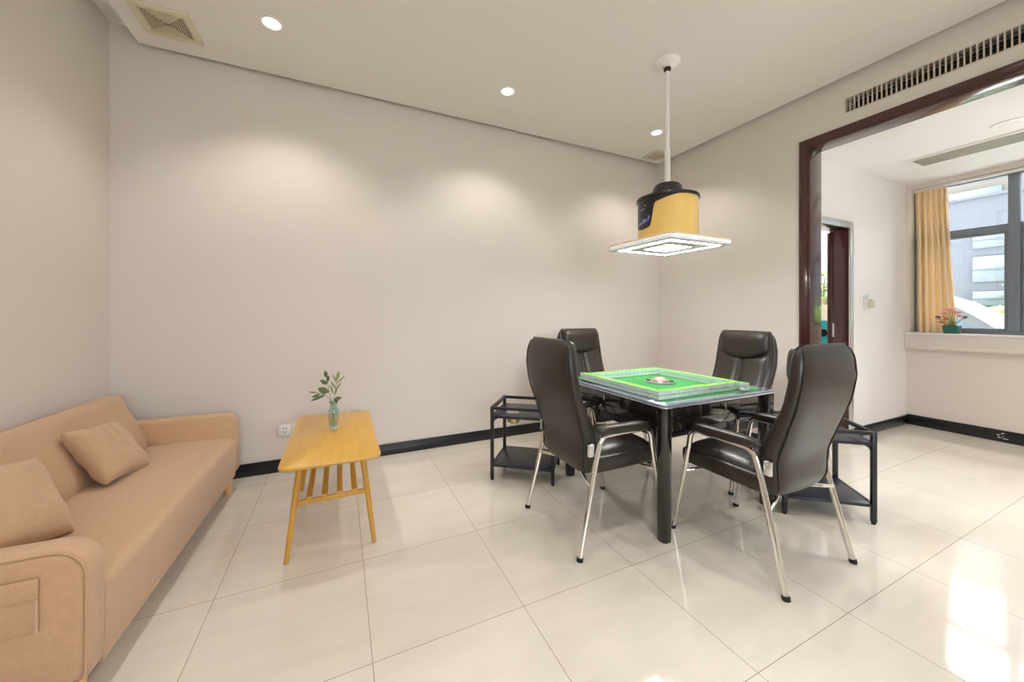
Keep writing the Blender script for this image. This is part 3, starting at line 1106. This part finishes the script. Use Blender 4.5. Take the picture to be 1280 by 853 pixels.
# ---- the four walls of face-down tiles, each tile its own thing
TW, TL, TT = .0400, .046, .0245
ORD = ['first', 'second', 'third', 'fourth', 'fifth', 'sixth', 'seventh', 'eighth', 'ninth', 'tenth', 'eleventh', 'twelfth',
       'thirteenth', 'fourteenth', 'fifteenth', 'sixteenth', 'seventeenth']
b = MB()
b.mi = 0
b.box(-TW / 2 + .0004, TW / 2 - .0004, -TL / 2, TL / 2, 0.0006, TT * .90, .0020, 1)
b.mi = 1
b.box(-TW / 2 + .0004, TW / 2 - .0004, -TL / 2, TL / 2, TT * .90 + .0001, TT - .0006, .0008, 1)
tile0 = b.build('mahjong_tile', [M_TILEW, M_TILEG], smooth=False)
used = False
rows_ = [  # start point, step direction, rotation, words
    ((1.62, 1.545), (1, 0), 0, 'row along the camera side', 'sofa end'),
    ((1.642, 1.585), (0, 1), PI / 2, 'row facing the sofa', 'camera end'),
    ((1.67, 2.212), (1, 0), 0, 'row facing the back wall', 'sofa end'),
    ((2.328, 1.475), (0, 1), PI / 2, 'row facing the dark opening', 'camera end'),
]
for (sx, sy), (dx, dy), rot, rl, endn in rows_:
    for lay in (0, 1):
        for k in range(17):
            if not used:
                o = tile0
                used = True
            else:
                o = tile0.copy()
                COL.objects.link(o)
            jx, jy = random.uniform(-.0006, .0006), random.uniform(-.0006, .0006)
            q = (k + .5) * TW
            o.location = (sx + dx * q + (jx if dy else 0), sy + dy * q + (jy if dx else 0), .7512 + lay * TT)
            o.rotation_euler = (0, 0, rot)
            tag(o, f"{ORD[k]} face-down {'upper' if lay else 'lower'} mahjong tile from the {endn}, {rl}", 'mahjong tile', f"{'upper' if lay else 'lower'} mahjong tiles, {rl}")

# ------------------------------------------------------------------ armchairs
def make_chair(name, label, loc, rz):
    t = thing(name, label, 'chair', loc, rz, 'leather armchairs round the mahjong table')
    rear = [(.385, -.205), (.43, -.232), (.50, -.230), (.56, -.232), (.65, -.262), (.72, -.285), (.82, -.318), (.94, -.340), (1.03, -.338), (1.075, -.325), (1.10, -.305)]
    frnt = [(.385, -.150), (.43, -.140), (.50, -.130), (.56, -.130), (.65, -.162), (.72, -.205), (.82, -.246), (.94, -.268), (1.03, -.272), (1.075, -.278), (1.10, -.295)]
    hw = [(.385, .195), (.43, .215), (.55, .226), (.70, .238), (.85, .246), (.95, .240), (1.03, .228), (1.07, .215), (1.09, .195), (1.10, .175)]

    def section(z, grow=0.0):
        r, f, w = interp(rear, z), interp(frnt, z), interp(hw, z)
        cy, d = (r + f) / 2, (f - r) / 2
        out = []
        n = 40
        for k in range(n):
            a = 2 * PI * k / n
            ca, sa = math.cos(a), math.sin(a)
            ex = .32
            x = w * math.copysign(abs(ca) ** ex, ca)
            y = d * math.copysign(abs(sa) ** .55, sa)
            # rear face slightly convex, front slightly dished to hug the sitter
            y += (-.016 if sa < 0 else -.004) * (1 - (x / w) ** 2)
            out.append((x, cy + y, z))
        return out
    zs = [.385, .392, .41, .44, .50, .56, .61, .66, .71, .76, .82, .88, .94, .99, 1.03, 1.06, 1.08, 1.093, 1.10]
    b = MB(); b.loft([section(z) for z in zs]); bk = b.build('backrest', M_LEATHER, t, ang=70, sub=1)
    # head pad: rounded lower edge, hangs over the upper back
    b = MB()
    n, mrows = 20, 12
    ringsf, ringsb = [], []
    for j in range(mrows + 1):
        v_ = j / mrows
        zt = 1.098
        row_f, row_b = [], []
        for k in range(n + 1):
            u = -1 + 2 * k / n
            zb = .865 + .085 * abs(u) ** 2.6
            z = zb + (zt - zb) * v_
            w = .205 + .0 * v_
            e = max(0, 1 - abs(u) ** 6) ** .5 * max(0, 1 - abs(2 * v_ - 1) ** 5) ** .5
            yf = interp(frnt, z)
            x = u * w * (1 - .06 * (v_ > .93))
            row_f.append((x, yf - .012 + .050 * e, z))
            row_b.append((x, yf - .014, z))
        ringsf.append(row_f); ringsb.append(row_b)
    rr = []
    for f_, k_ in zip(ringsf, ringsb):
        rr.append(f_ + k_[::-1])
    b.loft(rr); b.build('head_pad', M_LEATHER, bk, ang=75)
    # lower back pads with a centre seam
    for s in (-1, 1):
        b = MB()
        rr = []
        for j in range(11):
            v_ = j / 10
            z = .50 + .42 * v_
            f_, k_ = [], []
            for k in range(9):
                u = k / 8
                x = s * (.003 + u * .205)
                e = max(0, 1 - (2 * u - 1) ** 6) ** .5 * max(0, 1 - (2 * v_ - 1) ** 6) ** .5
                y = interp(frnt, z)
                f_.append((x, y - .010 + .026 * e, z)); k_.append((x, y - .014, z))
            rr.append(f_ + k_[::-1])
        b.loft(rr); b.build('back_pad', M_LEATHER, bk, ang=75)
    # seat
    b = MB()
    b.box(-.232, .232, -.160, .285, .385, .470, .022, 3)
    b.build('seat', M_LEATHER, t, ang=60)
    b = MB()
    n = 14
    rr = []
    for j in range(n + 1):
        v_ = j / n
        y = -.130 + .408 * v_
        f_, k_ = [], []
        for k in range(n + 1):
            u = -1 + 2 * k / n
            e = max(0, 1 - abs(u) ** 5) ** .5 * max(0, 1 - abs(2 * v_ - 1) ** 6) ** .5
            x = u * .222
            f_.append((x, y, .462 + .046 * e + .012 * e * (1 - u * u) * (1 - (2 * v_ - 1) ** 2))); k_.append((x, y, .455))
        rr.append(f_ + k_[::-1])
    b.loft(rr); b.build('seat_cushion', M_LEATHER, t, ang=75)
    # chromed side frames: front leg, arm, rear leg in one bent tube
    for s in (-1, 1):
        xf, xa = s * .282, s * .262
        pts = [(xf, .300, .004)]
        pts.append((xa, .205, .50))
        c0 = Vector((xa, .140, .545)); r_ = .058
        for k in range(7):
            a = R(10) + R(75) * k / 6
            pts.append((xa, c0.y + r_ * math.cos(a), c0.z + r_ * math.sin(a)))
        c1 = Vector((xa, -.105, .540))
        for k in range(7):
            a = R(95) + R(75) * k / 6
            pts.append((xa, c1.y + r_ * math.cos(a), c1.z + r_ * math.sin(a)))
        pts.append((xa, -.185, .47))
        pts.append((xf, -.300, .004))
        b = MB(); b.tube(pts, .0145, 12); sf = b.build('side_frame', M_CHROME, t, ang=60)
        for y in (.300, -.300):
            b = MB(); b.tube([(xf, y, 0), (xf, y - .0035 * (1 if y > 0 else -1), .02)], .0165, 12); b.build('foot_cap', M_RUBBER, sf)
        # padded armrest
        b = MB()
        rings = []
        for k in range(15):
            u = k / 14
            y = -.185 + .375 * u
            e = max(.02, 1 - abs(2 * u - 1) ** 7) ** .5
            z = .630 - .010 * u - .012 * (1 if u > .9 else 0) * (u - .9) * 10
            rg = []
            for q in range(16):
                a = 2 * PI * q / 16
                rg.append((xa + .030 * e * math.copysign(abs(math.cos(a)) ** .6, math.cos(a)), y, z + .024 * e * math.copysign(abs(math.sin(a)) ** .7, math.sin(a)) ))
            rings.append(rg)
        b.loft(rings); b.build('arm_pad', M_LEATHER, t, ang=70)
        b = MB(); b.box(s * .238 if s > 0 else -.258, .258 if s > 0 else s * .238, -.222, -.190, .495, .560, .004)
        br = b.build('bracket', M_SILVER, t)
        b = MB()
        for z in (.508, .547):
            b.tube([(s * .257, -.208, z), (s * .263, -.208, z)], .005, 10)
        b.build('bolt', M_CHROME, br)
    for s in (-1, 1):
        b = MB(); b.tube([(s * .268, -.223, .352), (s * .20, -.205, .362), (s * .12, -.178, .372)], .009, 10); b.build('stretcher', M_CHROME, t)
        b = MB(); b.tube([(s * .268, .238, .352), (s * .20, .205, .362), (s * .12, .176, .372)], .009, 10); b.build('stretcher', M_CHROME, t)
    b = MB(); b.box(-.16, .16, -.19, -.165, .366, .386, .003); b.box(-.16, .16, .16, .19, .366, .386, .003)
    b.box(-.16, -.13, -.165, .16, .366, .386, .003); b.box(.13, .16, -.165, .16, .366, .386, .003)
    b.build('seat_frame', M_BLKSTEEL, t)
    # piped seams where the rear panel meets the sides, and across the top
    zz = [.40 + .66 * k / 30 for k in range(31)]
    side = [(interp(hw, z) - .016, interp(rear, z) + .0035, z) for z in zz]
    x0, y0_, z0_ = side[-1]
    for k in range(1, 7):
        a = PI / 2 * k / 6
        side.append((x0 - .05 * (1 - math.cos(a)), y0_ + .012 * (k / 6), z0_ + .026 * math.sin(a)))
    xe, ye, ze = side[-1]
    top = [(xe * (1 - 2 * k / 10), ye - .006 * (1 - (1 - 2 * k / 10) ** 2), ze + .001) for k in range(1, 10)]
    b = MB(); b.tube(side + top + [(-x, y, z) for x, y, z in side[::-1]], .0036, 8)
    b.build('piping', M_LEATHER, bk)
    return t


ch = make_chair('armchair', 'dark leather armchair whose back is turned to the coffee table', (1.385, 1.805, 0), R(-90))
dup(ch, (2.028, 1.238, 0), R(0), 'dark leather armchair with its back nearest the dark opening, in front of a side stand')
dup(ch, (2.045, 2.585, 0), R(180), 'dark leather armchair between the table and the back wall, mostly hidden')
dup(ch, (2.722, 1.930, 0), R(90), 'dark leather armchair facing us across the table with its head pad in view')

# ------------------------------------------------------------------ side stands
def make_stand(name, label, loc, rz):
    t = thing(name, label, 'side stand', loc, rz, 'black side stands at the table corners')
    w, d, q = .2265, .19, .012
    for sx in (-1, 1):
        for sy in (-1, 1):
            b = MB(); b.box(sx * w - q, sx * w + q, sy * d - q, sy * d + q, .012, .545, .002)
            lg = b.build('leg', M_BLKSTEEL, t)
            b = MB(); b.tube([(sx * w, sy * d, 0), (sx * w, sy * d, .013)], .011, 10); b.build('glide', M_RUBBER, lg)
    b = MB()
    for sy in (-1, 1):
        b.box(-w + q, w - q, sy * d - q, sy * d + q, .524, .545, .002)
    for sx in (-1, 1):
        b.box(sx * w - q, sx * w + q, -d + q, d - q, .524, .545, .002)
    b.build('top_rail', M_BLKSTEEL, t)
    for nm, z in (('upper_shelf', .462), ('lower_shelf', .100)):
        b = MB(); b.box(-w + q, w - q, -d - q * .8, d + q * .8, z, z + .018, .002); b.box(-w - q * .8, -w + q, -d + q, d - q, z, z + .018, .002); b.box(w - q, w + q * .8, -d + q, d - q, z, z + .018, .002)
        b.build(nm, M_BLKLAM, t)
    b = MB()
    for sx in (-1, 1):
        for sy in (-1, 1):
            b.prism([(sx * (w - q), .462), (sx * (w - q), .425), (sx * (w - q - .012), .448), (sx * (w - q - .04), .462)], 'y', sy * d - .004, sy * d + .004)
    b.build('gusset', M_BLKSTEEL, t)
    # set-in ash tray: rim on the shelf, brass cup below
    b = MB(); b.lathe([(.030, .4805), (.052, .4805), (.056, .484), (.050, .489), (.030, .484), (.004, .483)], c=(-.09, -.075, 0), n=28); b.build('cup_rim', M_CHROME, t)
    b = MB(); b.lathe([(.004, .461), (.050, .461), (.050, .414), (.042, .406), (.004, .406)], c=(-.09, -.075, 0), n=20); b.build('cup', M_BRASS, t)
    return t


w_ang = math.atan2(-.279, .357)
st = make_stand('side_stand', 'black metal side stand by the back wall beside the coffee table', (1.325, 2.562, 0), w_ang)
dup(st, (2.792, 1.352, 0), math.atan2(-.285, .342), 'black metal side stand in front of the dark opening')

# ------------------------------------------------------------------ hanging lamp
LX, LY = 2.149, 1.939
lamp = thing('pendant_lamp', 'gold and black hanging lamp with a square glowing tray above the mahjong table', 'lamp', (LX, LY, 1.715))
zt = ZP - 1.715
b = MB(); b.lathe([(.01, zt), (.085, zt), (.088, zt - .012), (.060, zt - .030), (.035, zt - .048), (.01, zt - .05)], n=32); b.build('ceiling_rose', M_PLASTIC, lamp)
b = MB(); b.lathe([(.008, zt - .048), (.024, zt - .052), (.026, zt - .066), (.016, zt - .08), (.008, zt - .08)], n=20); b.build('ball_joint', M_PANELBLK, lamp)
b = MB(); b.lathe([(.008, zt - .078), (.0145, zt - .078), (.0145, .70), (.008, .70)], n=16); b.build('rod', M_PLASTIC, lamp)
b = MB(); b.lathe([(.006, .72), (.019, .72), (.022, .41), (.006, .41)], n=16); b.build('rod_sleeve', M_PLASTIC, lamp)
b = MB(); b.lathe([(.01, .455), (.082, .455), (.094, .440), (.118, .363), (.01, .363)], n=32); b.build('collar', M_PANELBLK, lamp)
b = MB(); b.lathe([(.01, .356), (.211, .356), (.213, .350), (.213, .338), (.209, .334), (.01, .334)], n=48); b.build('cap', M_PANELBLK, lamp)
b = MB(); b.lathe([(.01, .055), (.203, .055), (.203, .334), (.01, .334)], n=64); body = b.build('housing', M_GOLD, lamp)
# black control panel wrapping part of the drum: wide at the top, narrowing with a curve
base_a = math.atan2(-LY, -LX)      # towards the camera
b = MB()
cols = 40
outer, inner = [], []
a_lo, a_hi = R(-76), R(24)
def low_edge(a):      # a relative to the camera direction; negative = towards the sofa
    d = math.degrees(a)
    if d < -70:
        return .155 + .02 * ((-70 - d) / 6)
    if d < -34:
        return .150 + .012 * ((d + 52) / 18) ** 2
    if d < -22:
        u = (d + 34) / 12
        return .162 + .160 * (u * u * (3 - 2 * u))
    return .322 + .040 * min(1, (d + 22) / 40)
for k in range(cols + 1):
    a = a_lo + (a_hi - a_lo) * k / cols
    th = base_a + a
    le = low_edge(a) - .030
    ro, ri = .2055, .2005
    cs, sn = math.cos(th), math.sin(th)
    inner.append(((ri * cs, ri * sn, le), (ri * cs, ri * sn, .336)))
    outer.append(((ro * cs, ro * sn, le), (ro * cs, ro * sn, .336)))
b.loft([[i[0], o[0], o[1], i[1]] for i, o in zip(inner, outer)])
pn = b.build('control_panel', M_PANELBLK, body, ang=40)
# small printed script and marks on the panel
b = MB()
def on_drum(a_deg, z):
    th = base_a + R(a_deg)
    return Vector((.2062 * math.cos(th), .2062 * math.sin(th), z - .030))
strokes = [[(-64, .192), (-61, .200), (-60, .186), (-63, .183)], [(-57, .186), (-57, .205), (-54, .197), (-56, .189)], [(-51, .190), (-51, .212)], [(-48.5, .192), (-48.5, .222)],
           [(-46, .193), (-46, .222)], [(-43.5, .197), (-43.5, .216)], [(-41, .199), (-39, .206), (-39, .214), (-41, .217)], [(-36, .204), (-36, .240)], [(-36, .222), (-33.5, .228)]]
for sgm in strokes:
    b.tube([on_drum(a, z) for a, z in sgm], .0022, 6)
b.build('panel_script', M_INDIGO, pn)
b = MB()
b.tube([on_drum(a, .286 + .0006 * (a + 60)) for a in (-58, -54, -50, -46)], .0012, 6)
b.tube([on_drum(a, .306 + .0006 * (a + 60)) for a in (-47, -43)], .0012, 6)
b.build('panel_mark', M_GREYDIFF, pn)
# square tray: soft dished shell, glowing squares underneath
HS = .305
b = MB()
def sq(h_, z, r):
    return [(x, y, z) for x, y in rrect(-h_, h_, -h_, h_, r)]
b.loft([sq(HS - .004, .026, .065), sq(HS - .002, .034, .065), sq(HS - .014, .040, .065), sq(.25, .054, .07), sq(.206, .064, .09)])
tray = b.build('tray', mat('tray_gold', lin((226, 200, 160)), .35, noise=.03, coat=.2), lamp, ang=40)
b = MB()
b.loft([sq(HS - .016, .000, .055), sq(HS - .004, .004, .065), sq(HS, .012, .065), sq(HS, .022, .065), sq(HS - .006, .027, .065)])
b.build('edge_diffuser', mat('edge_acrylic', (.80, .80, .84, 1), .3, noise=.01, emit=(.92, .92, 1, 1), estr=.25), tray, ang=40)
def ring_sq(name, h0, h1, z0, z1, m):
    b = MB()
    for k in range(4):
        Mk = Matrix.Rotation(PI / 2 * k, 4, 'Z')
        b.prism([(0, 0)] * 0 or [(-h1, -h1), (h1, -h1), (h0, -h0), (-h0, -h0)], 'z', z0, z1) if k == 0 else None
        if k:
            t_ = bmesh.new()
            pl = [(-h1, -h1), (h1, -h1), (h0, -h0), (-h0, -h0)]
            lo_ = [t_.verts.new((x, y, z0)) for x, y in pl]
            hi_ = [t_.verts.new((x, y, z1)) for x, y in pl]
            t_.faces.new(lo_[::-1]); t_.faces.new(hi_)
            for q in range(4):
                t_.faces.new((lo_[q], lo_[(q + 1) % 4], hi_[(q + 1) % 4], hi_[q]))
            b.merge(t_, Mk)
    return b.build(name, m, tray, smooth=False)
ring_sq('rim_diffuser', .245, .290, -.003, .0005, M_GREYDIFF)
ring_sq('light_strip', .215, .245, -.004, .0005, M_STRIP)
ring_sq('pale_band', .150, .215, -.003, .0005, M_GREYDIFF)
ring_sq('dark_band', .112, .150, -.0035, .0005, mat('dark_diffuser', (.52, .52, .56, 1), .5, noise=.01))
b = MB(); b.box(-.112, .112, -.112, .112, -.004, .0005); b.build('light_panel', M_STRIP, tray, smooth=False)
